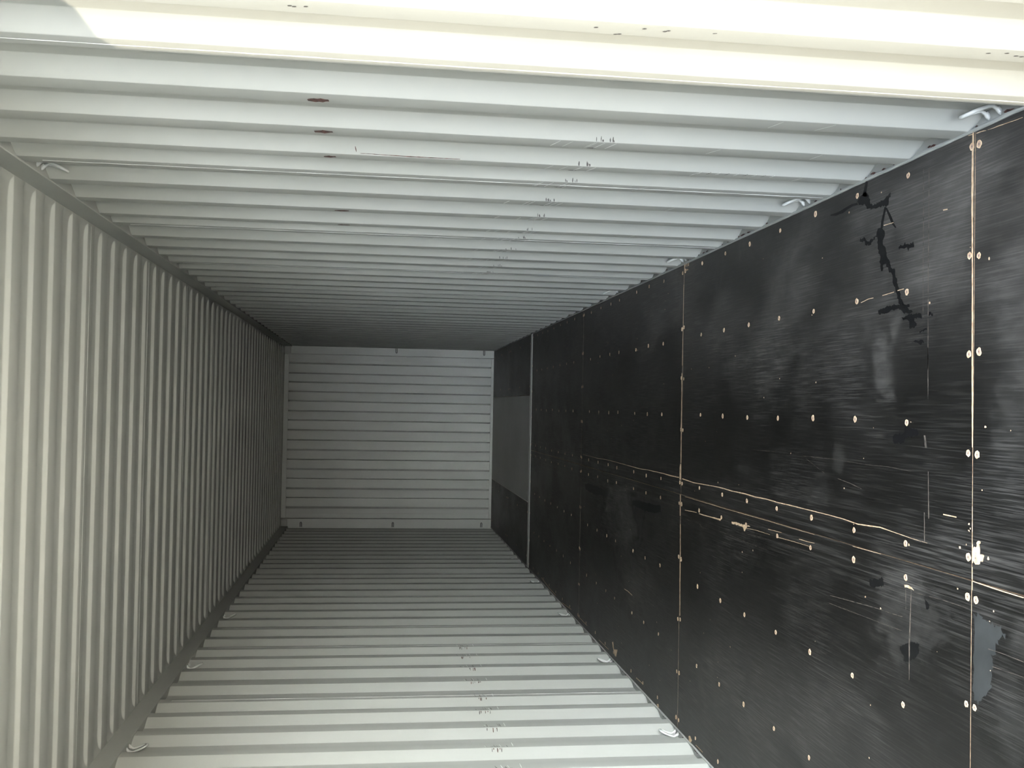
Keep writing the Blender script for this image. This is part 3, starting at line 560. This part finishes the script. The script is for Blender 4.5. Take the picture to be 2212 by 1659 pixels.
ring(-1, 3.535, True, 'bright lashing ring hanging from the roof rail of the lower wall, nearest bottom edge')
ring(-1, 5.035, True, 'lashing ring hanging from the roof rail of the lower wall, second from bottom edge')
ring(-1, 6.50, True, 'faint lashing ring hanging from the roof rail of the lower wall, third from bottom')
def bar(s, z, label):
    mb = MB(); mb.tube([(s*1.176, YE-.018, z-.009), (s*1.130, YE-.034, z-.009), (s*1.119, YE-.037, z-.006), (s*1.117, YE-.038, z), (s*1.119, YE-.037, z+.006), (s*1.130, YE-.034, z+.009), (s*1.176, YE-.018, z+.009)], .0055, 8)
    tag(mb.build('lashing_bar', BAR_SHADE), label, 'lashing bar', 'small lashing bars on the far corner posts')
BAR_SHADE = mat('shaded_bar_paint', (.10, .10, .10), .6)  # shading of the bars put into their colour as a dark tone
for s, z, l in [(1, 1.30, 'small lashing bar midway along the far corner post at the upper wall'), (1, .135, 'small lashing bar near the floor on the far corner post at the upper wall'),
                (-1, 2.49, 'small lashing bar near the roof on the far corner post at the lower wall'), (-1, 1.30, 'small lashing bar midway along the far corner post at the lower wall'), (-1, .13, 'small lashing bar near the floor on the far corner post at the lower wall')]:
    bar(s, z, l)

# ------------------------------------------------------------------ door end and yard (they let the daylight in and cast the shadow edge)
strip('trim_7', (-1.30, -.10, 2.506), (1.30, .0, ZR + .06), 'door header over the open end, behind the view')
for s, nm in ((1, 'trim_10'), (-1, 'trim_11')):
    x0, x1 = sorted((s*1.182, s*1.32)); strip(nm, (x0, -.12, -.16), (x1, -.005, ZR + .04), 'door post at the open end beside the %s wall' % ('upper' if s > 0 else 'lower'))
h = Vector((-1.235, -.125)); th = math.radians(11); e = h + Vector((math.cos(th), -math.sin(th)))*1.175; d = (e - h); ln = d.length; d.normalize(); nrm = Vector((-d.y, d.x))
mb = MB()
pp = [(0, 0)]; k = .08
while k < ln - .12: pp += [(k, 0), (k+.03, .03), (k+.09, .03), (k+.12, 0)]; k += .19
pp.append((ln, 0))
mb.grid([[(h.x + d.x*a + nrm.x*b_, h.y + d.y*a + nrm.y*b_, z) for a, b_ in pp] for z in (-.10, 2.66)], 0, False)
for a0, a1 in ((0, .07), (ln-.07, ln)):
    q = [h + d*a0 - nrm*.02, h + d*a1 - nrm*.02, h + d*a1 + nrm*.035, h + d*a0 + nrm*.035]
    mb.add([(p.x, p.y, z) for z in (-.10, 2.68) for p in q], [(0,3,2,1),(4,5,6,7),(0,1,5,4),(1,2,6,5),(2,3,7,6),(3,0,4,7)])
o = mb.build('door_1', PAINT); tag(o, 'half closed corrugated container door at the open end, behind the view', 'door', None, 'structure')
mb = MB(); mb.add([(-.35, -90, -.17), (60, -90, -.17), (60, 60, -.17), (-.35, 60, -.17)], [(0, 1, 2, 3)])
mb.add([(-60, -90, -.17), (-.35, -90, -.17), (-.35, 60, -.17), (-60, 60, -.17)], [(0, 1, 2, 3)], 1)
tag(mb.build('ground', [GROUND, DARK_GROUND]), 'yard outside the open end, pale concrete beside an added dark half that cuts the light', 'ground', None, 'structure')
